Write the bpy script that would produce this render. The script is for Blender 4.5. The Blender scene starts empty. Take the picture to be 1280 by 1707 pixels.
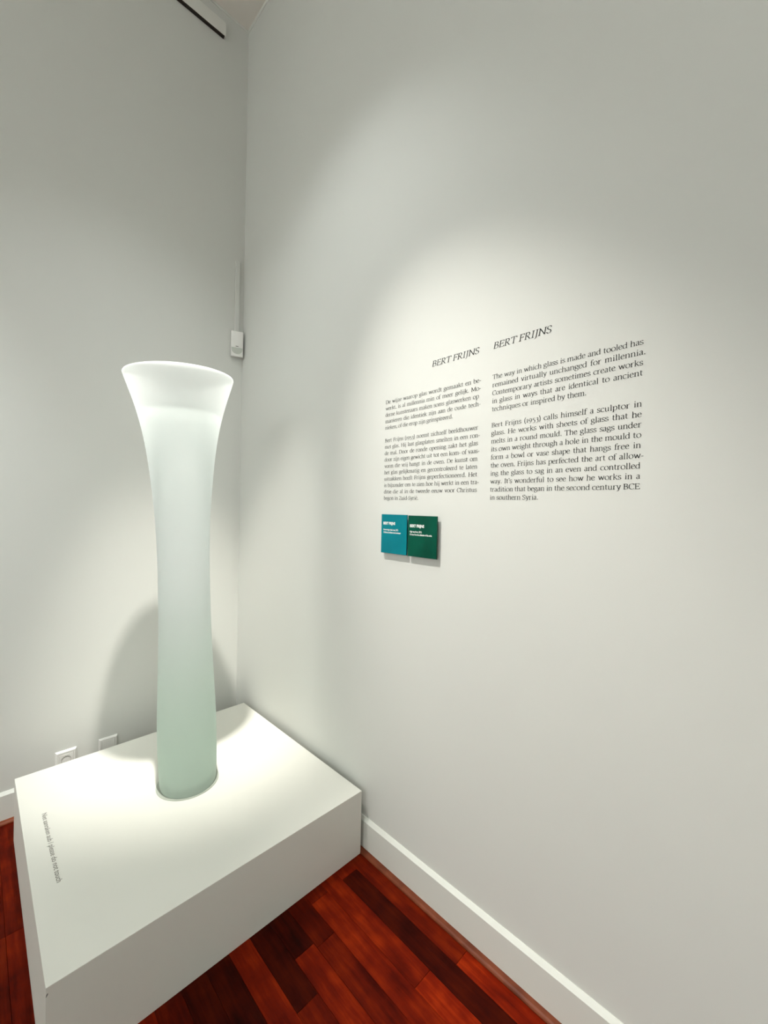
import bpy, bmesh, math, random
from mathutils import Matrix, Vector

scene = bpy.context.scene
COL = scene.collection
random.seed(7)

# ------------------------------------------------------------------ camera
# Room axes: the corner of the two walls is x = 0, y = 0; the left wall is the plane y = 0,
# the right wall the plane x = 0, the room lies at x < 0, y < 0; the floor is z = 0.
YAW, PITCH, ROLL, FOCAL_PX = 0.783708, -0.006459, 0.021405, 686.97
fwd = Vector((math.sin(YAW) * math.cos(PITCH), math.cos(YAW) * math.cos(PITCH), math.sin(PITCH)))
rgt0 = Vector((math.cos(YAW), -math.sin(YAW), 0))
up0 = rgt0.cross(fwd)
rgt = math.cos(ROLL) * rgt0 + math.sin(ROLL) * up0
upv = -math.sin(ROLL) * rgt0 + math.cos(ROLL) * up0
cam_data = bpy.data.cameras.new('camera')
cam_data.sensor_fit = 'HORIZONTAL'
cam_data.sensor_width = 36.0
cam_data.lens = FOCAL_PX / 1280 * 36
cam_data.clip_start = 0.02
cam = bpy.data.objects.new('camera', cam_data)
COL.objects.link(cam)
cam.matrix_world = Matrix(((rgt.x, upv.x, -fwd.x, -1.24475), (rgt.y, upv.y, -fwd.y, -2.59787),
                           (rgt.z, upv.z, -fwd.z, 1.5), (0, 0, 0, 1)))
scene.camera = cam

# ------------------------------------------------------------------ light and exposure
scene.view_settings.view_transform = 'Standard'
scene.view_settings.look = 'None'
scene.view_settings.gamma = 1.0
scene.view_settings.use_curve_mapping = False
scene.view_settings.exposure = 0.05
scene.cycles.diffuse_bounces = 5
scene.cycles.max_bounces = 9
scene.cycles.adaptive_threshold = 0.02

world = bpy.data.worlds.new('outside')
scene.world = world
world.use_nodes = True
world.node_tree.nodes['Background'].inputs['Color'].default_value = (0.5, 0.5, 0.5, 1)
world.node_tree.nodes['Background'].inputs['Strength'].default_value = 0.05


def spot(name, loc, target, power, color, angle, blend, radius):
    d = bpy.data.lights.new(name, 'SPOT')
    d.energy, d.color = power, color
    d.spot_size, d.spot_blend = math.radians(angle), blend
    d.shadow_soft_size = radius
    o = bpy.data.objects.new(name, d)
    COL.objects.link(o)
    o.location = loc
    o.rotation_euler = (Vector(target) - Vector(loc)).to_track_quat('-Z', 'Y').to_euler()
    return o


WARM = (1.0, 0.965, 0.90)
NEUTRAL = (0.96, 1.0, 0.995)
# the two track spotlights aimed at this corner (a beam, and the wide spill of the vase lamp's reflector)
spot('vase_spotlight', (-0.874, -1.388, 4.134), (-0.33, -0.25, 0.273), 680, (1.0, 0.95, 0.875), 28, 1.0, 0.045)
spot('vase_spotlight_spill', (-0.874, -1.388, 4.134), (-0.60, -0.80, 0.273), 78, NEUTRAL, 92, 1.0, 0.03)
spot('text_spotlight', (-1.5, -0.85, 4.15), (0.0, -2.0, 0.97), 470, WARM, 36, 1.0, 0.03)
# another track spotlight, washing the left wall
spot('wall_spotlight', (-2.5, -1.45, 4.15), (-2.2, 0.0, 1.6), 320, NEUTRAL, 56, 1.0, 0.03)
for lx, ly, tx, ty, tz, pw in [(-3.7, -1.6, -5.2, -1.6, 2.2, 1320), (-3.7, -3.6, -5.2, -3.8, 2.2, 1320), (-1.4, -4.6, -1.2, -6.0, 2.2, 230),
                               (-3.4, -4.6, -3.4, -6.0, 2.2, 230), (-1.5, -4.3, 0.0, -4.6, 2.0, 230)]:
    spot('room_fill', (lx, ly, 4.15), (tx, ty, tz), pw, NEUTRAL, 75, 1.0, 0.05)  # unseen fill lamps, added to raise the ambient light


# ------------------------------------------------------------------ helpers
def tag(o, label=None, cat=None, group=None, kind=None):
    if label: o['label'] = label
    if cat: o['category'] = cat
    if group: o['group'] = group
    if kind: o['kind'] = kind
    return o


def empty(name, loc):
    o = bpy.data.objects.new(name, None)
    o.empty_display_size = 0.05
    COL.objects.link(o)
    o.location = loc
    return o


def link(name, me, mat, parent=None, offset=None):
    """mesh data in world coordinates; stored relative to the parent's location"""
    if mat is not None:
        me.materials.append(mat)
    o = bpy.data.objects.new(name, me)
    COL.objects.link(o)
    if parent is not None:
        o.parent = parent
        off = parent_world(parent)
        o.location = -off
    return o


def parent_world(o):
    v = Vector((0, 0, 0))
    while o is not None:
        v += Vector(o.location)
        o = o.parent
    return v


def from_bm(name, bm, mat, parent=None, smooth=False, angle=None):
    me = bpy.data.meshes.new(name)
    bmesh.ops.recalc_face_normals(bm, faces=bm.faces)
    bm.to_mesh(me)
    bm.free()
    if smooth:
        for p in me.polygons:
            p.use_smooth = True
        if angle is not None:
            me.set_sharp_from_angle(angle=math.radians(angle))
    return link(name, me, mat, parent)


def box_bm(x0, x1, y0, y1, z0, z1, bevel=0.0, seg=1, bm=None):
    own = bm is None
    b = bmesh.new()
    vs = [b.verts.new((x, y, z)) for x in (x0, x1) for y in (y0, y1) for z in (z0, z1)]
    for f in ((0, 1, 3, 2), (4, 6, 7, 5), (0, 4, 5, 1), (2, 3, 7, 6), (0, 2, 6, 4), (1, 5, 7, 3)):
        b.faces.new([vs[i] for i in f])
    bmesh.ops.recalc_face_normals(b, faces=b.faces)
    if bevel > 0:
        bmesh.ops.bevel(b, geom=list(b.edges), offset=bevel, segments=seg, affect='EDGES', profile=0.5)
    if own:
        return b
    me = bpy.data.meshes.new('tmp')
    b.to_mesh(me); b.free()
    bm.from_mesh(me)
    bpy.data.meshes.remove(me)
    return bm


def prism_bm(profile, a, b, axis):
    """extrude a closed 2D profile along an axis: axis 'y' takes (x, z) pairs, 'x' takes (y, z)"""
    bm = bmesh.new()
    def P(u, v, t):
        return (u, t, v) if axis == 'y' else (t, u, v)
    A = [bm.verts.new(P(u, v, a)) for u, v in profile]
    B = [bm.verts.new(P(u, v, b)) for u, v in profile]
    n = len(profile)
    for i in range(n):
        bm.faces.new((A[i], A[(i + 1) % n], B[(i + 1) % n], B[i]))
    bm.faces.new(A[::-1]); bm.faces.new(B)
    return bm


# ------------------------------------------------------------------ materials
def mat(name, color, rough=0.6, spec=0.3, noise=None, bump=None, metallic=0.0, coat=0.0):
    """noise = (scale, second colour, low, high); bump = (scale, strength, distance)"""
    m = bpy.data.materials.new(name)
    m.use_nodes = True
    nt = m.node_tree
    b = nt.nodes['Principled BSDF']
    b.inputs['Base Color'].default_value = (*color, 1)
    b.inputs['Roughness'].default_value = rough
    b.inputs['Specular IOR Level'].default_value = spec
    b.inputs['Metallic'].default_value = metallic
    b.inputs['Coat Weight'].default_value = coat
    tc = nt.nodes.new('ShaderNodeTexCoord')
    if noise:
        n = nt.nodes.new('ShaderNodeTexNoise')
        n.inputs['Scale'].default_value = noise[0]
        n.inputs['Detail'].default_value = 5
        nt.links.new(tc.outputs['Object'], n.inputs['Vector'])
        r = nt.nodes.new('ShaderNodeMapRange')
        r.inputs['From Min'].default_value, r.inputs['From Max'].default_value = noise[2], noise[3]
        nt.links.new(n.outputs['Fac'], r.inputs['Value'])
        x = nt.nodes.new('ShaderNodeMix'); x.data_type = 'RGBA'
        x.inputs['A'].default_value = (*color, 1)
        x.inputs['B'].default_value = (*noise[1], 1)
        nt.links.new(r.outputs['Result'], x.inputs['Factor'])
        nt.links.new(x.outputs['Result'], b.inputs['Base Color'])
    if bump:
        n2 = nt.nodes.new('ShaderNodeTexNoise')
        n2.inputs['Scale'].default_value = bump[0]
        n2.inputs['Detail'].default_value = 4
        nt.links.new(tc.outputs['Object'], n2.inputs['Vector'])
        bp = nt.nodes.new('ShaderNodeBump')
        bp.inputs['Strength'].default_value = bump[1]
        bp.inputs['Distance'].default_value = bump[2]
        nt.links.new(n2.outputs['Fac'], bp.inputs['Height'])
        nt.links.new(bp.outputs['Normal'], b.inputs['Normal'])
    return m


M_WALL = mat('wall_paint', (0.69, 0.70, 0.668), 0.75, 0.15, noise=(1.3, (0.675, 0.685, 0.655), 0.35, 0.7), bump=(240, 0.12, 0.0006))
M_CEIL = mat('ceiling_paint', (0.80, 0.765, 0.71), 0.85, 0.1, bump=(120, 0.15, 0.001))
M_TRIM = mat('white_trim_paint', (0.72, 0.735, 0.69), 0.5, 0.25, bump=(60, 0.05, 0.0005))
M_PLINTH = mat('plinth_paint', (0.79, 0.79, 0.735), 0.55, 0.2, noise=(3.0, (0.775, 0.775, 0.72), 0.35, 0.7), bump=(320, 0.10, 0.0004))
M_PLASTIC = mat('white_plastic', (0.80, 0.80, 0.77), 0.35, 0.45)
M_LENS = mat('sensor_lens_plastic', (0.52, 0.55, 0.50), 0.3, 0.5, bump=(900, 0.3, 0.0005))
M_GREY = mat('grey_print', (0.18, 0.18, 0.17), 0.6, 0.2)
M_HOLE = mat('socket_hole_black', (0.02, 0.02, 0.02), 0.7, 0.2)
M_CUP = mat('socket_cup_plastic', (0.19, 0.165, 0.13), 0.5, 0.2)
M_METAL = mat('contact_metal', (0.6, 0.58, 0.55), 0.35, 0.5, metallic=1.0)
M_INK = mat('black_vinyl_lettering', (0.022, 0.024, 0.024), 0.6, 0.15)
M_INK2 = mat('grey_vinyl_lettering', (0.15, 0.138, 0.12), 0.6, 0.15)
M_WHITEINK = mat('white_print', (0.88, 0.90, 0.88), 0.5, 0.2)
M_SLOT = mat('rail_slot_black', (0.03, 0.025, 0.02), 0.6, 0.2)
M_RAIL = mat('rail_white_enamel', (0.78, 0.78, 0.74), 0.45, 0.35)


def acrylic(name, color, dark):
    m = mat(name, color, 0.3, 0.14, noise=(9, dark, 0.35, 0.75))
    return m


M_TEAL = acrylic('teal_acrylic', (0.0, 0.215, 0.262), (0.0, 0.16, 0.21))
M_GREEN = acrylic('green_acrylic', (0.0, 0.085, 0.050), (0.0, 0.052, 0.030))


def frosted_glass(name, col_reflect, col_through, w_reflect, w_scatter, w_clear, gloss=0.2, thin=None):
    """milky glass: part of the light is reflected, part scattered through, part goes straight through"""
    m = bpy.data.materials.new(name)
    m.use_nodes = True
    nt = m.node_tree
    nt.nodes.clear()
    out = nt.nodes.new('ShaderNodeOutputMaterial')
    dif = nt.nodes.new('ShaderNodeBsdfDiffuse'); dif.inputs['Color'].default_value = (*col_reflect, 1)
    tr = nt.nodes.new('ShaderNodeBsdfTranslucent'); tr.inputs['Color'].default_value = (*col_through, 1)
    cl = nt.nodes.new('ShaderNodeBsdfTransparent'); cl.inputs['Color'].default_value = (*col_through, 1)
    if thin:
        # green towards the thick base; paled towards the rim to paint in its glow
        tc = nt.nodes.new('ShaderNodeTexCoord')
        sep = nt.nodes.new('ShaderNodeSeparateXYZ')
        nt.links.new(tc.outputs['Object'], sep.inputs[0])
        mr = nt.nodes.new('ShaderNodeMapRange')
        mr.interpolation_type = 'SMOOTHSTEP'
        mr.inputs['From Min'].default_value, mr.inputs['From Max'].default_value = 0.40, 1.28
        nt.links.new(sep.outputs['Z'], mr.inputs['Value'])
        for c_low, c_high, nodes in ((col_reflect, thin[0], (dif,)), (col_through, thin[1], (tr, cl))):
            mxc = nt.nodes.new('ShaderNodeMix'); mxc.data_type = 'RGBA'
            mxc.inputs['A'].default_value = (*c_low, 1); mxc.inputs['B'].default_value = (*c_high, 1)
            nt.links.new(mr.outputs['Result'], mxc.inputs['Factor'])
            for nd in nodes:
                nt.links.new(mxc.outputs['Result'], nd.inputs['Color'])
    m1 = nt.nodes.new('ShaderNodeMixShader'); m1.inputs[0].default_value = w_scatter / (w_reflect + w_scatter)
    m2 = nt.nodes.new('ShaderNodeMixShader'); m2.inputs[0].default_value = w_clear / (w_reflect + w_scatter + w_clear)
    gl = nt.nodes.new('ShaderNodeBsdfGlossy'); gl.inputs['Roughness'].default_value = 0.55
    gl.inputs['Color'].default_value = (0.9, 0.95, 0.92, 1)
    fr = nt.nodes.new('ShaderNodeLayerWeight'); fr.inputs['Blend'].default_value = 0.25
    ml = nt.nodes.new('ShaderNodeMath'); ml.operation = 'MULTIPLY'; ml.inputs[1].default_value = gloss
    mg = nt.nodes.new('ShaderNodeMixShader')
    nt.links.new(dif.outputs[0], m1.inputs[1]); nt.links.new(tr.outputs[0], m1.inputs[2])
    nt.links.new(m1.outputs[0], m2.inputs[1]); nt.links.new(cl.outputs[0], m2.inputs[2])
    nt.links.new(fr.outputs['Fresnel'], ml.inputs[0]); nt.links.new(ml.outputs[0], mg.inputs[0])
    nt.links.new(m2.outputs[0], mg.inputs[1]); nt.links.new(gl.outputs[0], mg.inputs[2])
    nt.links.new(mg.outputs[0], out.inputs['Surface'])
    return m


M_VASE = frosted_glass('frosted_green_glass', (0.66, 0.78, 0.69), (0.92, 0.97, 0.94), 0.27, 0.61, 0.12, thin=((0.905, 0.935, 0.93), (0.965, 0.985, 0.985)))
M_VASE_IN = frosted_glass('smooth_inner_glass', (0.80, 0.90, 0.84), (0.96, 0.99, 0.975), 0.20, 0.31, 0.49, 0.05, thin=((0.95, 0.97, 0.97), (0.985, 0.995, 0.995)))
M_SCATTERTOP = frosted_glass('glow_scatter_surface', (0.90, 0.94, 0.92), (0.97, 0.995, 0.985), 0.05, 0.27, 0.68, 0.03)  # stand-in scatterer inside the vase, added for the glow edge
M_SCATTER = frosted_glass('glow_scatter_sides', (0.9, 0.95, 0.93), (0.985, 0.998, 0.995), 0.01, 0.09, 0.90, 0.0)
M_FOOT = frosted_glass('pale_glass_edge', (0.58, 0.62, 0.55), (0.75, 0.80, 0.73), 0.7, 0.3, 0.0)


def wood(name, tone):
    """dark red lacquered floor board: grain along local y, tone varies from board to board"""
    m = bpy.data.materials.new(name)
    m.use_nodes = True
    nt = m.node_tree
    b = nt.nodes['Principled BSDF']
    tc = nt.nodes.new('ShaderNodeTexCoord')
    geo = nt.nodes.new('ShaderNodeNewGeometry')
    oi = nt.nodes.new('ShaderNodeObjectInfo')
    off = nt.nodes.new('ShaderNodeVectorMath'); off.operation = 'MULTIPLY_ADD'
    off.inputs[1].default_value = (1, 1, 1)
    sc = nt.nodes.new('ShaderNodeVectorMath'); sc.operation = 'SCALE'
    sc.inputs[0].default_value = (3.1, 7.7, 1.3)
    nt.links.new(oi.outputs['Random'], sc.inputs['Scale'])
    nt.links.new(geo.outputs['Position'], off.inputs[0])
    nt.links.new(sc.outputs[0], off.inputs[2])
    mp = nt.nodes.new('ShaderNodeMapping'); mp.inputs['Scale'].default_value = (55, 5, 20)
    nt.links.new(off.outputs[0], mp.inputs['Vector'])
    n1 = nt.nodes.new('ShaderNodeTexNoise'); n1.inputs['Scale'].default_value = 1.0
    n1.inputs['Detail'].default_value = 7; n1.inputs['Roughness'].default_value = 0.65
    nt.links.new(mp.outputs[0], n1.inputs['Vector'])
    n2 = nt.nodes.new('ShaderNodeTexNoise'); n2.inputs['Scale'].default_value = 9.0
    n2.inputs['Detail'].default_value = 4
    nt.links.new(off.outputs[0], n2.inputs['Vector'])
    ad = nt.nodes.new('ShaderNodeMath'); ad.operation = 'MULTIPLY_ADD'
    ad.inputs[1].default_value = 0.5
    nt.links.new(n1.outputs['Fac'], ad.inputs[0])
    hf = nt.nodes.new('ShaderNodeMath'); hf.operation = 'MULTIPLY'; hf.inputs[1].default_value = 0.5
    nt.links.new(n2.outputs['Fac'], hf.inputs[0]); nt.links.new(hf.outputs[0], ad.inputs[2])
    cr = nt.nodes.new('ShaderNodeValToRGB')
    e = cr.color_ramp.elements
    e[0].position, e[0].color = 0.34, (0.050 * tone, 0.0022 * tone, 0.0004 * tone, 1)
    e[1].position, e[1].color = 0.68, (0.25 * tone, 0.021 * tone, 0.0018 * tone, 1)
    mid = cr.color_ramp.elements.new(0.5); mid.color = (0.125 * tone, 0.007 * tone, 0.0007 * tone, 1)
    nt.links.new(ad.outputs[0], cr.inputs['Fac'])
    nt.links.new(cr.outputs['Color'], b.inputs['Base Color'])
    b.inputs['Roughness'].default_value = 0.5
    b.inputs['Specular IOR Level'].default_value = 0.05
    bp = nt.nodes.new('ShaderNodeBump'); bp.inputs['Strength'].default_value = 0.12; bp.inputs['Distance'].default_value = 0.001
    nt.links.new(n1.outputs['Fac'], bp.inputs['Height']); nt.links.new(bp.outputs['Normal'], b.inputs['Normal'])
    return m


WOODS = [wood('red_board_dark', 0.30), wood('red_board_deep', 0.62), wood('red_board_mid', 0.85), wood('red_board_light', 1.15), wood('red_board_orange', 1.5)]
M_STRIP = mat('brown_wood_beading', (0.20, 0.052, 0.022), 0.45, 0.2, noise=(14, (0.10, 0.022, 0.009), 0.35, 0.7), bump=(80, 0.2, 0.001))
M_SUBFLOOR = mat('dark_subfloor', (0.02, 0.006, 0.003), 0.8, 0.1)

# ------------------------------------------------------------------ the setting
CEIL = 4.60
XW, YW = -5.2, -6.0     # the two far walls, behind and to the left of the viewer

tag(from_bm('wall_left', box_bm(XW, 0.15, 0.0, 0.15, -0.05, CEIL + 0.1), M_WALL), 'plain pale grey painted wall behind the tall vase', kind='structure')
tag(from_bm('wall_right', box_bm(0.0, 0.15, YW, 0.0, -0.05, CEIL + 0.1), M_WALL), 'plain pale grey painted wall carrying the printed texts', kind='structure')
tag(from_bm('ceiling', box_bm(XW, 0.0, YW, 0.0, CEIL, CEIL + 0.1), M_CEIL), 'off-white ceiling above the corner', kind='structure')

tag(from_bm('wall_far_left', box_bm(XW - 0.15, XW, YW, 0.15, -0.05, CEIL + 0.1), M_WALL), 'plain pale grey wall across the room', kind='structure')
tag(from_bm('wall_behind', box_bm(XW - 0.15, 0.15, YW - 0.15, YW, -0.05, CEIL + 0.1), M_WALL), 'plain pale grey wall behind the viewer', kind='structure')

floor = tag(from_bm('floor', box_bm(XW, 0.0, YW, 0.0, -0.06, -0.012), M_SUBFLOOR), 'dark red lacquered wooden board floor', kind='structure')

# floor boards, laid along the right wall (y direction)
BW = 0.0752
plank_cache = {}


def plank_mesh(w, l, tone):
    key = (round(w, 3), round(l, 3), tone)
    if key not in plank_cache:
        bm = box_bm(-w / 2, w / 2, -l / 2, l / 2, -0.012, 0.0, 0.0008)
        me = bpy.data.meshes.new('plank')
        bm.to_mesh(me); bm.free()
        me.materials.append(WOODS[tone])
        plank_cache[key] = me
    return plank_cache[key]


def add_plank(x0, x1, ya, yb, tone):
    o = bpy.data.objects.new('plank', plank_mesh(x1 - x0 - 0.0006, yb - ya - 0.0006, tone))
    COL.objects.link(o)
    o.parent = floor
    o.location = ((x0 + x1) / 2, (ya + yb) / 2, random.uniform(-0.0004, 0.0))


# joints read off the photograph for the boards beside the plinth: column -> list of (y start, tone)
known = {
    0: [(0.0, 2), (-0.62, 1), (-1.24, 2), (-1.83, 4), (-2.42, 1), (-3.0, 3)],
    1: [(0.0, 2), (-0.70, 3), (-1.33, 0), (-2.12, 1), (-2.7, 2)],
    2: [(0.0, 1), (-0.55, 2), (-1.20, 3), (-1.78, 4), (-2.35, 2), (-3.1, 1)],
    3: [(0.0, 2), (-0.45, 1), (-1.08, 2), (-1.33, 3), (-1.95, 2), (-2.6, 3)],
    4: [(0.0, 3), (-0.60, 2), (-1.12, 1), (-1.47, 2), (-2.05, 3), (-2.8, 1)],
    5: [(0.0, 1), (-0.50, 0), (-1.02, 0), (-1.45, 3), (-2.1, 2), (-2.7, 3)],
    6: [(0.0, 2), (-0.65, 1), (-1.10, 0), (-1.58, 2), (-2.2, 1), (-2.9, 2)],
    7: [(0.0, 3), (-0.40, 2), (-1.05, 3), (-1.80, 2), (-2.4, 3)],
    8: [(0.0, 1), (-0.66, 2), (-1.22, 0), (-1.75, 2), (-2.5, 1)],
    9: [(0.0, 2), (-0.52, 1), (-1.15, 0), (-1.68, 1), (-2.3, 2)],
    10: [(0.0, 1), (-0.58, 2), (-1.18, 1), (-1.85, 0), (-2.5, 2)],
}
col, x1, n_planks = 0, -0.0222, 0
Y_END = -3.6
while x1 > -3.2:
    x0 = x1 - BW
    if col in known:
        js = [j for j in known[col] if j[0] > Y_END]
    else:
        y, js = 0.0, []
        while y > Y_END:
            js.append((y, random.choice([1, 1, 2, 2, 2, 3, 3, 0])))
            y -= random.choice([0.45, 0.55, 0.65, 0.75, 0.9]) if js[1:] else random.choice([0.2, 0.35, 0.5, 0.7])
    for i, (ya, tone) in enumerate(js):
        yb = js[i + 1][0] if i + 1 < len(js) else Y_END
        add_plank(x0, x1, yb, ya, tone)
        n_planks += 1
    x1, col = x0, col + 1
# the rest of the floor, beyond the boards laid one by one
rest = bmesh.new()
y = Y_END
box_bm(XW, x1, YW, 0.0, -0.012, -0.0004, 0.0, bm=rest)
box_bm(x1, 0.0, YW, Y_END, -0.012, -0.0004, 0.0, bm=rest)
o = from_bm('board_field', rest, WOODS[2], floor)
o['kind'] = 'stuff'

# skirting boards with a sloping top edge, and the wooden beading along their foot
SK = [(0.0, 0.0), (-0.015, 0.0), (-0.0152, 0.1275), (-0.0030, 0.1400), (0.0, 0.1400)]
tag(from_bm('baseboard_right', prism_bm(SK, YW, -0.0152, 'y'), M_TRIM), 'white painted skirting board under the text wall', kind='structure')
tag(from_bm('baseboard_left', prism_bm(SK, XW, 0.0, 'x'), M_TRIM), 'white painted skirting board behind the plinth', kind='structure')
QR = [(-0.0152, 0.0)] + [(-0.0152 - 0.019 * math.cos(t * math.pi / 10), 0.0 + 0.012 * math.sin(t * math.pi / 10)) for t in range(6)]
QR = [(-0.0152, 0.0005), (-0.0365, 0.0005), (-0.0365, 0.004), (-0.034, 0.008), (-0.029, 0.0115), (-0.0152, 0.0135)]
tag(from_bm('trim_1', prism_bm(QR, YW, -0.038, 'y'), M_STRIP), 'reddish wooden beading along the foot of the right skirting', kind='structure')
tag(from_bm('trim_2', prism_bm(QR, XW, -0.0, 'x'), M_STRIP), 'reddish wooden beading along the foot of the left skirting', kind='structure')
# slim bead where ceiling and walls meet
CB = [(0.0, CEIL), (-0.009, CEIL), (-0.009, CEIL - 0.004), (-0.004, CEIL - 0.009), (0.0, CEIL - 0.009)]
tag(from_bm('trim_3', prism_bm(CB, YW, -0.0095, 'y'), M_TRIM), 'slim pale bead between ceiling and right wall', kind='structure')
tag(from_bm('trim_4', prism_bm(CB, XW, 0.0, 'x'), M_TRIM), 'slim pale bead between ceiling and left wall', kind='structure')

# ------------------------------------------------------------------ lettering: a drawn humanist serif face
XH, CAP, ASC = 478, 650, 715


def _bez(p0, p1, p2, p3, n):
    out = []
    for i in range(1, n + 1):
        t = i / n; s = 1 - t
        out.append((s**3 * p0[0] + 3 * s * s * t * p1[0] + 3 * s * t * t * p2[0] + t**3 * p3[0],
                    s**3 * p0[1] + 3 * s * s * t * p1[1] + 3 * s * t * t * p2[1] + t**3 * p3[1]))
    return out


def parse(path):
    tk = path.split(); pts = []; i = 0
    while i < len(tk):
        c = tk[i]; i += 1
        if c == 'C':
            v = [float(k) for k in tk[i:i + 6]]; i += 6
            pts += _bez(pts[-1], v[0:2], v[2:4], v[4:6], 9)
        else:
            pts.append((float(tk[i]), float(tk[i + 1]))); i += 2
    return pts


def ribbon(pts, wmax, wmin, theta):
    """sweep a broad pen along a path"""
    L, R = [], []
    n = len(pts)
    for i in range(n):
        a = pts[max(i - 1, 0)]; b = pts[min(i + 1, n - 1)]
        dx, dy = b[0] - a[0], b[1] - a[1]
        l = math.hypot(dx, dy) or 1
        ph = math.atan2(dy, dx)
        w = math.sqrt((wmax * math.sin(ph - theta))**2 + wmin**2) / 2
        nx, ny = -dy / l * w, dx / l * w
        L.append((pts[i][0] + nx, pts[i][1] + ny)); R.append((pts[i][0] - nx, pts[i][1] - ny))
    quads = []
    for i in range(n - 1):
        quads.append([L[i], L[i + 1], R[i + 1], R[i]][::-1])
    return quads


def S(x, y, w=150):     # a slab serif
    return ('S', x, y, w)


def D(x, y, r=50):      # a dot
    return ('D', x, y, r)


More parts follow.
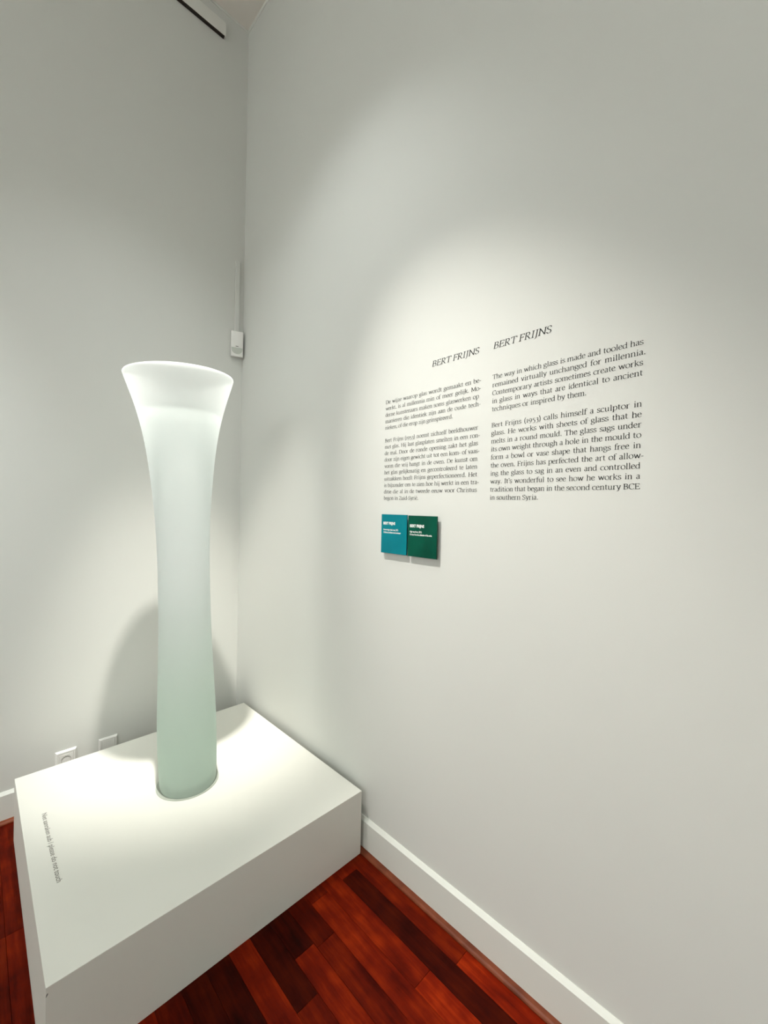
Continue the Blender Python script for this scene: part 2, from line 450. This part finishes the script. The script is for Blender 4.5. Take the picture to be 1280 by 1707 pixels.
GL = {
 'a': (425, ['M 85 385 C 105 450 165 480 215 478 C 285 472 308 430 308 350 L 308 90 C 308 20 350 5 405 45', 'M 308 285 C 180 265 65 225 65 115 C 65 35 115 0 165 2 C 235 5 290 60 308 120']),
 'b': (510, ['M 105 712 L 105 40', 'M 105 60 C 140 10 190 2 240 2 C 370 2 450 105 450 245 C 450 390 385 476 290 476 C 220 476 150 430 105 350', 'M 25 690 L 105 712']),
 'c': (420, ['M 372 395 C 350 450 300 478 245 478 C 120 478 45 370 45 232 C 45 95 130 2 240 2 C 300 2 350 25 385 75']),
 'd': (520, ['M 392 400 C 350 455 300 478 250 478 C 130 478 45 370 45 225 C 45 85 120 2 220 2 C 290 2 350 55 392 135', 'M 395 712 L 395 70 C 395 10 430 5 485 20', 'M 312 690 L 395 712']),
 'e': (435, ['M 60 270 L 362 270 C 370 400 310 478 225 478 C 115 478 45 370 45 232 C 45 92 120 2 235 2 C 300 2 350 25 395 85']),
 'f': (300, ['M 345 665 C 325 705 290 718 255 714 C 165 704 122 645 122 545 L 122 10', 'M 35 458 L 275 458', S(130, 8, 190)]),
 'g': (455, ['M 205 478 C 110 478 60 405 60 325 C 60 235 120 178 205 178 C 290 178 350 238 350 325 C 350 415 300 478 205 478', 'M 130 195 C 75 160 65 115 105 90 C 150 65 355 85 400 10 C 430 -75 360 -205 200 -205 C 80 -205 30 -150 40 -95 C 50 -45 90 0 130 30', 'M 310 435 L 430 462']),
 'h': (530, ['M 105 712 L 105 8', 'M 105 350 C 160 435 220 478 280 478 C 370 478 408 415 408 320 L 408 8', 'M 25 690 L 105 712', S(105, 8), S(408, 8)]),
 'i': (265, ['M 130 470 L 130 8', 'M 50 445 L 130 470', S(130, 8), D(128, 645)]),
 'j': (260, ['M 140 470 L 140 -70 C 140 -165 90 -205 15 -205', 'M 60 445 L 140 470', D(138, 645)]),
 'k': (505, ['M 105 712 L 105 8', 'M 385 465 L 150 240', 'M 195 275 L 440 8', 'M 25 690 L 105 712', S(105, 8), S(445, 8, 120), S(385, 468, 140)]),
 'l': (265, ['M 130 712 L 130 8', 'M 50 690 L 130 712', S(130, 8)]),
 'm': (800, ['M 105 470 L 105 8', 'M 105 350 C 160 435 215 478 270 478 C 350 478 388 415 388 320 L 388 8', 'M 388 350 C 440 435 495 478 555 478 C 635 478 672 415 672 320 L 672 8', 'M 25 445 L 105 470', S(105, 8), S(388, 8), S(672, 8)]),
 'n': (535, ['M 105 470 L 105 8', 'M 105 350 C 160 435 220 478 280 478 C 370 478 408 415 408 320 L 408 8', 'M 25 445 L 105 470', S(105, 8), S(408, 8)]),
 'o': (510, ['M 255 478 C 130 478 48 375 48 240 C 48 105 130 2 255 2 C 380 2 462 105 462 240 C 462 375 380 478 255 478']),
 'p': (520, ['M 105 470 L 105 -205', 'M 105 60 C 140 15 190 2 240 2 C 375 2 460 105 460 245 C 460 390 390 476 295 476 C 220 476 150 430 105 350', 'M 25 445 L 105 470', S(110, -205, 190)]),
 'q': (515, ['M 400 400 C 350 455 300 478 250 478 C 130 478 45 370 45 225 C 45 85 120 2 220 2 C 290 2 355 55 400 135', 'M 405 475 L 405 -205', S(400, -205, 190)]),
 'r': (380, ['M 105 470 L 105 8', 'M 110 330 C 150 420 210 490 300 478 L 345 462', 'M 25 445 L 105 470', S(115, 8, 180)]),
 's': (375, ['M 318 392 C 290 452 240 478 190 478 C 110 478 60 425 60 362 C 60 290 120 265 190 240 C 270 210 322 178 322 115 C 322 42 260 2 180 2 C 120 2 70 25 42 92']),
 't': (325, ['M 128 600 L 128 115 C 128 15 205 -12 300 48', 'M 30 458 L 285 458']),
 'u': (535, ['M 102 470 L 102 155 C 102 50 150 2 220 2 C 290 2 350 55 392 130', 'M 395 470 L 395 70 C 395 10 430 5 490 20', 'M 25 455 L 102 470', 'M 318 455 L 395 470']),
 'v': (475, ['M 75 468 L 240 12', 'M 400 468 L 240 12', S(75, 468, 140), S(400, 468, 120)]),
 'w': (715, ['M 70 468 L 215 12', 'M 355 450 L 215 12', 'M 350 450 L 500 12', 'M 640 468 L 500 12', S(70, 468, 130), S(645, 468, 120)]),
 'x': (470, ['M 70 468 L 400 8', 'M 390 468 L 65 8', S(75, 468, 120), S(400, 8, 120)]),
 'y': (475, ['M 75 468 L 245 20', 'M 405 468 L 225 -60 C 185 -165 125 -220 40 -185', S(75, 468, 140), S(405, 468, 120)]),
 'z': (425, ['M 62 400 L 62 455', 'M 55 458 L 350 458', 'M 345 455 L 65 20', 'M 60 15 L 372 15', 'M 370 15 L 378 85']),
 'B': (545, ['M 115 640 L 115 10', 'M 35 640 L 260 640 C 380 640 418 580 418 505 C 418 420 350 352 240 347 L 115 347', 'M 240 347 C 400 347 472 272 472 182 C 472 70 380 10 250 10 L 35 10']),
 'C': (600, ['M 545 545 C 500 620 420 652 335 652 C 160 652 50 510 50 325 C 50 140 165 0 330 0 C 430 0 510 40 560 120', 'M 548 545 L 552 640']),
 'D': (680, ['M 120 640 L 120 10', 'M 35 640 L 280 640 C 500 640 620 510 620 325 C 620 140 500 10 270 10 L 35 10']),
 'E': (540, ['M 115 640 L 115 10', 'M 35 640 L 450 640', 'M 115 345 L 370 345', 'M 35 10 L 480 10', 'M 450 640 L 455 545', 'M 480 10 L 492 120', 'M 370 395 L 370 295']),
 'F': (500, ['M 115 640 L 115 10', 'M 35 640 L 440 640', 'M 115 335 L 360 335', 'M 440 640 L 445 540', 'M 360 385 L 360 285', S(120, 10, 190)]),
 'H': (700, ['M 120 640 L 120 10', 'M 575 640 L 575 10', 'M 120 340 L 575 340', S(120, 10, 180), S(575, 10, 180), S(120, 640, 180), S(575, 640, 180)]),
 'I': (310, ['M 155 640 L 155 10', S(155, 10, 190), S(155, 640, 190)]),
 'J': (320, ['M 175 640 L 175 20 C 175 -95 110 -165 20 -175', S(175, 640, 190)]),
 'M': (820, ['M 130 640 L 110 10', 'M 130 640 L 400 60', 'M 690 640 L 400 60', 'M 690 640 L 710 10', S(110, 10, 170), S(710, 10, 180), S(95, 640, 110), S(720, 640, 110)]),
 'N': (690, ['M 115 640 L 115 10', 'M 110 640 L 575 15', 'M 575 640 L 575 10', S(115, 10, 170), S(575, 640, 170), S(80, 640, 110)]),
 'O': (700, ['M 350 652 C 170 652 50 510 50 325 C 50 140 170 0 350 0 C 530 0 650 140 650 325 C 650 510 530 652 350 652']),
 'R': (590, ['M 115 640 L 115 10', 'M 35 640 L 250 640 C 370 640 425 580 425 490 C 425 390 350 325 230 322 L 115 322', 'M 240 322 L 480 20', S(115, 10, 180), S(520, 12, 110)]),
 'S': (455, ['M 385 530 C 360 610 300 652 230 652 C 130 652 65 580 65 495 C 65 400 140 365 230 325 C 330 280 395 240 395 155 C 395 60 320 0 220 0 C 140 0 80 35 50 120']),
 'T': (590, ['M 295 640 L 295 10', 'M 45 640 L 545 640', 'M 45 640 L 35 540', 'M 545 640 L 555 540', S(295, 10, 190)]),
 'Z': (560, ['M 70 640 L 490 640', 'M 485 635 L 65 15', 'M 60 10 L 500 10', 'M 70 640 L 62 545', 'M 500 10 L 512 110']),
 '1': (330, ['M 165 470 L 165 8', 'M 90 440 L 165 470', S(165, 8, 190)]),
 '9': (470, ['M 235 478 C 130 478 60 405 60 300 C 60 200 130 130 220 130 C 320 130 400 205 400 310 C 400 410 335 478 235 478', 'M 400 300 C 400 60 270 -120 90 -190']),
 '5': (440, ['M 375 462 L 150 462', 'M 150 462 L 120 235', 'M 120 235 C 270 270 375 200 375 60 C 375 -90 260 -195 80 -200']),
 '3': (430, ['M 85 415 C 120 460 165 478 215 478 C 290 478 340 430 340 370 C 340 290 270 250 180 235', 'M 180 235 C 300 235 370 150 370 45 C 370 -95 250 -200 75 -200']),
 '0': (470, ['M 235 478 C 130 478 60 375 60 240 C 60 105 130 2 235 2 C 340 2 410 105 410 240 C 410 375 340 478 235 478']),
 '2': (450, ['M 70 370 C 90 440 140 478 205 478 C 290 478 340 420 340 340 C 340 220 220 120 70 15', 'M 60 12 L 385 12']),
 '.': (235, [D(115, 45, 56)]),
 ',': (235, [D(115, 45, 54), 'M 140 50 C 150 -20 120 -80 70 -120']),
 '-': (300, ['M 45 235 L 255 235', 'M 45 215 L 255 215']),
 '(': (290, ['M 240 730 C 60 560 60 20 240 -160']),
 ')': (290, ['M 50 730 C 230 560 230 20 50 -160']),
 "'": (190, [D(95, 665, 50), 'M 118 665 C 125 610 105 560 60 525']),
 ' ': (225, []),
}
GL['\u00ef'] = (265, GL['i'][1][:3] + [D(50, 640, 46), D(215, 640, 46)])
GL['\u00eb'] = (435, GL['e'][1] + [D(140, 640, 46), D(300, 640, 46)])

_glyph_cache = {}


def glyph(ch, weight):
    key = (ch, weight)
    if key in _glyph_cache:
        return _glyph_cache[key]
    polys = []
    cap = ch.isupper()
    wmax = (86 if cap else 82) * weight
    wmin = 30 * weight
    for s in GL[ch][1]:
        if isinstance(s, str):
            polys += ribbon(parse(s), wmax, wmin, math.radians(18))
        elif s[0] == 'S':
            _, x, y, w = s
            w *= 1.12
            h = 21 * weight
            polys.append([(x - w / 2, y - h), (x + w / 2, y - h), (x + w / 2, y + h), (x - w / 2, y + h)])
        else:
            _, x, y, r = s
            r *= (0.9 + 0.1 * weight)
            polys.append([(x + r * math.cos(k * math.pi / 5), y + r * math.sin(k * math.pi / 5)) for k in range(10)])
    _glyph_cache[key] = (GL[ch][0], polys)
    return _glyph_cache[key]


def text_width(t, em, xs):
    return sum(GL[c][0] for c in t) * em / 1000 * xs


def lay_line(verts, faces, t, u0, v0, em, xs, space=None, slant=0.0, weight=1.0, to3d=None):
    """adds the letters of one line; u runs along the line, v upwards"""
    u = u0
    for c in t:
        adv, polys = glyph(c, weight)
        for poly in polys:
            base = len(verts)
            for x, y in poly:
                verts.append(to3d(u + (x + slant * y) * em / 1000 * xs, v0 + y * em / 1000))
            faces.append(list(range(base, base + len(poly))))
        u += (space if (c == ' ' and space is not None) else adv * em / 1000 * xs)
    return u


def wall_print(u, v):
    return (-0.0006, -u, v)     # the right wall, read from the room; u grows towards the viewer


def text_mesh(name, verts, faces, m, parent):
    me = bpy.data.meshes.new(name)
    me.from_pydata(verts, [], faces)
    me.update()
    return link(name, me, m, parent)


DUTCH = [["De wijze waarop glas wordt gemaakt en be-", "werkt, is al millennia min of meer gelijk. Mo-", "derne kunstenaars maken soms glaswerken op",
          "manieren die identiek zijn aan de oude tech-", "nieken, of die erop zijn ge\u00efnspireerd."],
         ["Bert Frijns (1953) noemt zichzelf beeldhouwer", "met glas. Hij laat glasplaten smelten in een ron-", "de mal. Door de ronde opening zakt het glas",
          "door zijn eigen gewicht uit tot een kom- of vaas-", "vorm die vrij hangt in de oven. De kunst om", "het glas gelijkmatig en gecontroleerd te laten",
          "uitzakken heeft Frijns geperfectioneerd. Het", "is bijzonder om te zien hoe hij werkt in een tra-", "ditie die al in de tweede eeuw voor Christus", "begon in Zuid-Syri\u00eb."]]
ENGLISH = [["The way in which glass is made and tooled has", "remained virtually unchanged for millennia.", "Contemporary artists sometimes create works",
            "in glass in ways that are identical to ancient", "techniques or inspired by them."],
           ["Bert Frijns (1953) calls himself a sculptor in", "glass. He works with sheets of glass that he", "melts in a round mould. The glass sags under",
            "its own weight through a hole in the mould to", "form a bowl or vase shape that hangs free in", "the oven. Frijns has perfected the art of allow-",
            "ing the glass to sag in an even and controlled", "way. It's wonderful to see how he works in a", "tradition that began in the second century BCE", "in southern Syria."]]
EM, PITCH_L = 0.0224, 0.02724


def text_block(name, label, u0, width, title_u0, title_w, paras, xs):
    root = empty(name, (0.0, -(u0 + width / 2), 1.53))
    tag(root, label, 'wall text', 'printed texts on the right wall')
    # heading, in sloping capitals
    v, f = [], []
    t = 'BERT FRIJNS'
    em_t = 0.0325
    xs_t = title_w / text_width(t, em_t, 1.0)
    lay_line(v, f, t, title_u0, 2.0518, em_t, xs_t, slant=0.16, weight=0.90, to3d=wall_print)
    text_mesh('heading', v, f, M_INK, root)
    row = 0
    for lines in paras:
        v, f = [], []
        for i, t in enumerate(lines):
            z = 1.9494 - row * PITCH_L
            last = i == len(lines) - 1
            hang = t[-1] in '-.' and not last
            body = t[:-1] if hang else t
            k = xs
            sp = None
            nsp = t.count(' ')
            if not last:
                letters = text_width(body.replace(' ', ''), EM, k)
                sp = (width - letters) / nsp
                if sp < 0.0042:                     # tighten the letters instead of the gaps
                    k *= (width - 0.0042 * nsp) / letters
                    sp = 0.0042
                elif sp > 0.0085:
                    k *= (width - 0.0085 * nsp) / letters
                    sp = 0.0085
            else:
                sp = 0.0060
            lay_line(v, f, t, u0, z, EM, k, space=sp, weight=0.96, to3d=wall_print)
            row += 1
        row += 1
        text_mesh('paragraph', v, f, M_INK, root)
    return root


text_block('wall_text', 'black serif text in Dutch, the left column above the coloured plates', 1.3462, 0.4600, 1.5935, 0.2085, DUTCH, 1.06)
text_block('wall_text', 'black serif text in English, the right column on the wall', 1.8578, 0.4455, 1.8575, 0.1985, ENGLISH, 1.06)


# sans serif print, from Blender's own built-in face
def sans(name, t, size, to3d, mat_, parent, length=None, bold=0.0, xs=1.0):
    cu = bpy.data.curves.new(name, 'FONT')
    cu.body = t
    cu.size = size
    cu.offset = bold
    cu.resolution_u = 3
    ob = bpy.data.objects.new('tmp_text', cu)
    COL.objects.link(ob)
    dg = bpy.context.evaluated_depsgraph_get()
    me = bpy.data.meshes.new_from_object(ob.evaluated_get(dg))
    bpy.data.objects.remove(ob)
    bpy.data.curves.remove(cu)
    xsv = [v.co.x for v in me.vertices]
    lo, hi = min(xsv), max(xsv)
    k = (length / (hi - lo)) if length else xs
    for v in me.vertices:
        v.co = to3d((v.co.x - lo) * k, v.co.y)
    me.name = name
    return link(name, me, mat_, parent)


# ------------------------------------------------------------------ plinth
PX0, PX1, PY0, PY1, PZ = -0.0341, -1.1028, -0.1783, -1.2830, 0.2732
plinth = empty('plinth', ((PX0 + PX1) / 2, (PY0 + PY1) / 2, 0))
tag(plinth, 'low white square display plinth under the tall vase', 'plinth')
from_bm('body', box_bm(PX1, PX0, PY1, PY0, 0.0, PZ, 0.0012, 2), M_PLINTH, plinth)
sans('lettering', 'Niet aanraken aub / please do not touch', 0.0222, lambda u, v: (-1.0415 + v, -0.5265 - u, PZ + 0.0004), M_INK2, plinth, length=0.411)
# small dark scuff at the front corner
bm = bmesh.new()
vs = [bm.verts.new((-1.1000 + 0.0016 * math.cos(a) * (1 + 0.3 * math.sin(3 * a)) + 0.35 * 0.005 * math.sin(a), PY1 - 0.0004, 0.2535 + 0.0045 * math.sin(a))) for a in [k * math.pi / 6 for k in range(12)]]
bm.faces.new(vs)
sc_ = from_bm('scuff', bm, M_GREY, plinth)
sc_['label'] = 'small dark scuff on the corner'

# ------------------------------------------------------------------ vase
AX, AY, VH = -0.5575, -0.7195, 1.777
ZK = [0.0, 0.1, 0.25, 0.438, 0.626, 0.813, 1.001, 1.189, 1.376, 1.502, 1.627, 1.777]
RK = [0.1021, 0.1171, 0.1182, 0.1127, 0.1060, 0.1031, 0.1033, 0.1104, 0.1269, 0.1436, 0.1705, 0.2169]
ZK = [0.0, 0.012, 0.04] + ZK[1:]
RK = [0.1085, 0.1125, 0.1148] + RK[1:]
SL = []
for i in range(len(ZK)):
    a, b = max(i - 1, 0), min(i + 1, len(ZK) - 1)
    SL.append((RK[b] - RK[a]) / (ZK[b] - ZK[a]))


def vase_r(z):
    i = 0
    while i < len(ZK) - 2 and z > ZK[i + 1]:
        i += 1
    h = ZK[i + 1] - ZK[i]; t = min(max((z - ZK[i]) / h, 0), 1)
    return ((2 * t**3 - 3 * t * t + 1) * RK[i] + (t**3 - 2 * t * t + t) * h * SL[i]
            + (-2 * t**3 + 3 * t * t) * RK[i + 1] + (t**3 - t * t) * h * SL[i + 1])


PRx, PRy = 0.94, -0.343           # the way the vase leans (across the view)
PFx, PFy = 0.343, 0.94


def vase_xyz(r, z, a):
    cx, cy = r * math.cos(a), r * math.sin(a)
    w = (max(z, 0) / VH)**3
    dz = w * (0.0507 * (cx * PRx + cy * PRy) + 0.0117 * (cx * PFx + cy * PFy))
    zz = z
    return (AX + cx - 0.0342 * PRx * zz, AY + cy - 0.0342 * PRy * zz, PZ + 0.0035 + z + dz)


vase = empty('vase', (AX, AY, PZ))
tag(vase, 'tall slender frosted pale green glass vase flaring at the rim', 'vase')
NSEG = 112
prof = []
N_OUT = 74
HB = VH - 0.0035
for i in range(N_OUT + 1):
    z = HB * (i / N_OUT)**1.0
    prof.append((vase_r(z), z))
prof.insert(1, (vase_r(0.004), 0.004)); prof.insert(2, (vase_r(0.010), 0.010))
TH = 0.0085
# rounded rim, then the inner wall back down to a thick floor
rr, zz_ = prof[-1]
for k in range(1, 4):
    a = k * math.pi / 4
    prof.append((rr - TH / 2 + TH / 2 * math.cos(a), zz_ + TH / 2 * math.sin(a)))
N_IN = 60
for i in range(N_IN + 1):
    z = HB - (HB - 0.035) * i / N_IN
    prof.append((vase_r(z) - TH - 0.004 * (1 - z / HB), z))
prof.append((0.085, 0.024)); prof.append((0.06, 0.019))
bm = bmesh.new()
rings = []
for r, z in prof:
    rings.append([bm.verts.new(vase_xyz(r, z, 2 * math.pi * k / NSEG)) for k in range(NSEG)])
for i in range(len(rings) - 1):
    for k in range(NSEG):
        bm.faces.new((rings[i][k], rings[i][(k + 1) % NSEG], rings[i + 1][(k + 1) % NSEG], rings[i + 1][k]))
c0 = bm.verts.new(vase_xyz(0, 0.0, 0)); c1 = bm.verts.new(vase_xyz(0, 0.018, 0))
for k in range(NSEG):
    bm.faces.new((c0, rings[0][(k + 1) % NSEG], rings[0][k]))
    bm.faces.new((c1, rings[-1][k], rings[-1][(k + 1) % NSEG]))
vessel = from_bm('vessel', bm, M_VASE, vase, smooth=True, angle=50)
vessel.data.materials.append(M_VASE_IN)
n_outer = (N_OUT + 2 + 3) * NSEG              # rings of the outer wall and the rim
for i, poly in enumerate(vessel.data.polygons):
    if n_outer <= i < (len(prof) - 1) * NSEG or (i >= (len(prof) - 1) * NSEG and (i - (len(prof) - 1) * NSEG) % 2 == 1):
        poly.material_index = 1
# added scattering body inside the vase; its flat top makes the glow edge
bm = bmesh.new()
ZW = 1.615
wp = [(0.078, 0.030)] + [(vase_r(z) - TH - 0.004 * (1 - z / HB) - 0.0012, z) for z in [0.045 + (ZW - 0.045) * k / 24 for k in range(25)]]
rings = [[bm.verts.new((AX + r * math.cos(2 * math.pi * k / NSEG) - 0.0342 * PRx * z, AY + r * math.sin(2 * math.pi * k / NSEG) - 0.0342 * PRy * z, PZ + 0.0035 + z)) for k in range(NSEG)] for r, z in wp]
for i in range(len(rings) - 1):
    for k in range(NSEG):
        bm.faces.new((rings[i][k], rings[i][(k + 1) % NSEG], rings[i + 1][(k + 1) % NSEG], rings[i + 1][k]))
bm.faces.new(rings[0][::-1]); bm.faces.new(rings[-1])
glow_scatter = from_bm('glow_scatter', bm, M_SCATTER, vase, smooth=True, angle=40)
glow_scatter.data.materials.append(M_SCATTERTOP)
glow_scatter.data.polygons[len(glow_scatter.data.polygons) - 1].material_index = 1
# thin pale glass foot on the plinth
bm = bmesh.new()
fp = [(0.1245, 0.0), (0.1262, 0.0008), (0.1262, 0.0026), (0.1245, 0.0035)]
rings = [[bm.verts.new((-0.5558 + r * math.cos(2 * math.pi * k / NSEG), -0.7096 + r * math.sin(2 * math.pi * k / NSEG), PZ + z)) for k in range(NSEG)] for r, z in fp]
for i in range(len(rings) - 1):
    for k in range(NSEG):
        bm.faces.new((rings[i][k], rings[i][(k + 1) % NSEG], rings[i + 1][(k + 1) % NSEG], rings[i + 1][k]))
bm.faces.new(rings[0][::-1]); bm.faces.new(rings[-1])
ft = from_bm('foot', bm, M_FOOT, vase, smooth=True, angle=40)
ft['label'] = 'thin pale glass foot ring'


# ------------------------------------------------------------------ coloured plates on the right wall
def plate(label, ya, yb, z0, z1, m, title, lines):
    root = empty('label_plate', (0.0, (ya + yb) / 2, z0))
    tag(root, label, 'label', 'coloured label plates under the Dutch text')
    from_bm('panel', box_bm(-0.0165, -0.0105, yb, ya, z0, z1, 0.0009, 2), m, root)
    for s in (0.3, 0.7):
        y = ya + (yb - ya) * s
        from_bm('spacer', box_bm(-0.0106, -0.0002, y - 0.012, y + 0.012, z0 + 0.05, z0 + 0.11), M_PLASTIC, root)
    front = -0.0168
    t, tu, tv, tl, ts = title
    sans('title', t, ts, lambda u, v: (front, -(tu + u), tv + v), M_WHITEINK, root, length=tl, bold=0.0006)
    for t, tu, tv, tl in lines:
        sans('caption', t, 0.0098, lambda u, v: (front, -(tu + u), tv + v), M_WHITEINK, root, length=tl, bold=0.00025)
    return root


plate('glossy teal blue label plate with white print', -1.3517, -1.4958, 1.3175, 1.4795, M_TEAL,
      ('BERT FRIJNS', 1.3640, 1.4372, 0.068, 0.0150),
      [('Komvormige schaal, vaas, 2015.', 1.3655, 1.4125, 0.085), ('Collectie, bruikleen van kunstenaar', 1.3655, 1.4012, 0.099)])
plate('glossy dark green label plate with white print', -1.5030, -1.6468, 1.3165, 1.4778, M_GREEN,
      ('BERT FRIJNS', 1.5130, 1.4322, 0.073, 0.0150),
      [('High vase form, 2015.', 1.5130, 1.4112, 0.062), ('On loan from the collection of the artist.', 1.5130, 1.4000, 0.112)])

# ------------------------------------------------------------------ motion sensor and its cable duct, left wall by the corner
sensor = empty('motion_sensor', (-0.060, 0.0, 2.46))
tag(sensor, 'white wall motion sensor with half-round lens beside the corner', 'sensor')
SU, SZ0, SZ1 = 0.037, 2.463, 2.624


def sensor_part(name, bm, m, smooth=False):
    # the head is turned a little towards the room: u runs across its face, d into its depth
    for v in bm.verts:
        u, d, z = v.co
        v.co = (-0.0552 + 0.94 * u + 0.342 * d, -0.0350 - 0.342 * u + 0.94 * d, z)
    return from_bm(name, bm, m, sensor, smooth=smooth, angle=35 if smooth else None)


sensor_part('housing', box_bm(-SU, SU, 0.0, 0.0215, SZ0, SZ1, 0.0035, 3), M_PLASTIC, True)
bm = bmesh.new()
LW = 0.0340
pr = [(-LW, 2.5185), (LW, 2.5185)] + [(LW * math.cos(a), 2.509 - 0.031 * math.sin(a)) for a in [k * math.pi / 16 for k in range(17)]]
F = [bm.verts.new((u, -0.0018, z)) for u, z in pr]; B = [bm.verts.new((u, 0.0015, z)) for u, z in pr]
bm.faces.new(F)
for i in range(len(pr)):
    bm.faces.new((F[i], F[(i + 1) % len(pr)], B[(i + 1) % len(pr)], B[i]))
ln = sensor_part('lens', bm, M_LENS)
ln['label'] = 'greyish half-round sensor lens'
sensor_part('mark', box_bm(-0.0085, 0.0085, -0.0006, 0.0010, 2.5250, 2.5292), M_GREY)
from_bm('bracket', box_bm(-0.068, -0.022, -0.0185, 0.0, 2.49, 2.60), M_PLASTIC, sensor)
duct = tag(from_bm('cable_duct', box_bm(-0.0610, -0.0330, -0.0130, 0.0, 2.601, 3.085, 0.0015, 1), M_WALL),
           'slim painted cable duct rising above the motion sensor', 'cable duct')

# ------------------------------------------------------------------ socket and blank plate behind the plinth
def wall_plate(name, label, cat, x0, x1, ztop):
    root = empty(name, ((x0 + x1) / 2, 0.0, ztop - 0.086))
    tag(root, label, cat)
    z0 = ztop - 0.086
    # outer frame with sloping sides
    bm = bmesh.new()
    def ring(ins, y):
        return [bm.verts.new(p) for p in ((x0 + ins, y, z0 + ins), (x1 - ins, y, z0 + ins), (x1 - ins, y, ztop - ins), (x0 + ins, y, ztop - ins))]
    rs = [ring(0, 0.0), ring(0, -0.004), ring(0.006, -0.011), ring(0.013, -0.011), ring(0.0135, -0.0085)]
    for a, b in zip(rs, rs[1:]):
        for k in range(4):
            bm.faces.new((a[k], a[(k + 1) % 4], b[(k + 1) % 4], b[k]))
    bm.faces.new(rs[-1])
    from_bm('frame', bm, M_PLASTIC, root)
    return root, z0


sock, z0 = wall_plate('power_socket', 'white round-hole power socket on the wall behind the plinth', 'socket', -0.9415, -0.8555, 0.246)
cx, cz = -0.8985, 0.1985
bm = bmesh.new()
n = 32
R0 = 0.0205
sq = []
for k in range(n):
    a = 2 * math.pi * k / n
    s = 0.0285 / max(abs(math.cos(a)), abs(math.sin(a)))
    sq.append((cx + s * math.cos(a), cz + s * math.sin(a)))
ro = [bm.verts.new((x, -0.0115, z)) for x, z in sq]
ri = [bm.verts.new((cx + R0 * math.cos(2 * math.pi * k / n), -0.0115, cz + R0 * math.sin(2 * math.pi * k / n))) for k in range(n)]
rb = [bm.verts.new((x, -0.0080, z)) for x, z in sq]
for k in range(n):
    j = (k + 1) % n
    bm.faces.new((ro[k], ro[j], ri[j], ri[k])); bm.faces.new((ro[k], ro[j], rb[j], rb[k]))
insert = from_bm('insert', bm, M_PLASTIC, sock)
bm = bmesh.new()
ra = [bm.verts.new((cx + R0 * math.cos(2 * math.pi * k / n), -0.0115, cz + R0 * math.sin(2 * math.pi * k / n))) for k in range(n)]
rb = [bm.verts.new((cx + R0 * 0.95 * math.cos(2 * math.pi * k / n), -0.0030, cz + R0 * 0.95 * math.sin(2 * math.pi * k / n))) for k in range(n)]
for k in range(n):
    j = (k + 1) % n
    bm.faces.new((ra[k], ra[j], rb[j], rb[k]))
bm.faces.new(rb)
cup = from_bm('cup', bm, M_CUP, sock)
for s in (-1, 1):
    bm = bmesh.new()
    vs = [bm.verts.new((cx + s * 0.0095 + 0.0028 * math.cos(2 * math.pi * k / 12), -0.0033, cz + 0.002 + 0.0028 * math.sin(2 * math.pi * k / 12))) for k in range(12)]
    bm.faces.new(vs)
    from_bm('pin_hole', bm, M_HOLE, cup)
from_bm('earth_clip', box_bm(cx - 0.003, cx + 0.003, -0.0095, -0.0035, cz + 0.0150, cz + 0.0185), M_METAL, cup)

blank, z0 = wall_plate('blank_plate', 'white blank wall plate in the shadow of the vase', 'wall plate', -0.7605, -0.6745, 0.2445)
from_bm('cover', box_bm(-0.7465, -0.6885, -0.0118, -0.008, z0 + 0.014, 0.2305, 0.0008), M_PLASTIC, blank)

# ------------------------------------------------------------------ white rail high on the left wall
rail = empty('wall_rail', (-1.8, 0.0, 4.40))
tag(rail, 'white rail with dark slot high on the left wall near the ceiling', 'rail')
RP = [(0.0, 4.433), (-0.018, 4.433), (-0.018, 4.516), (-0.010, 4.526), (0.0, 4.526)]
from_bm('body', prism_bm(RP, -3.9, -0.160, 'x'), M_RAIL, rail)
from_bm('slot', box_bm(-3.9, -0.166, -0.0165, -0.0005, 4.424, 4.4332), M_SLOT, rail)
from_bm('end_cap', box_bm(-0.1602, -0.1575, -0.0185, 0.0, 4.424, 4.514, 0.001), M_RAIL, rail)
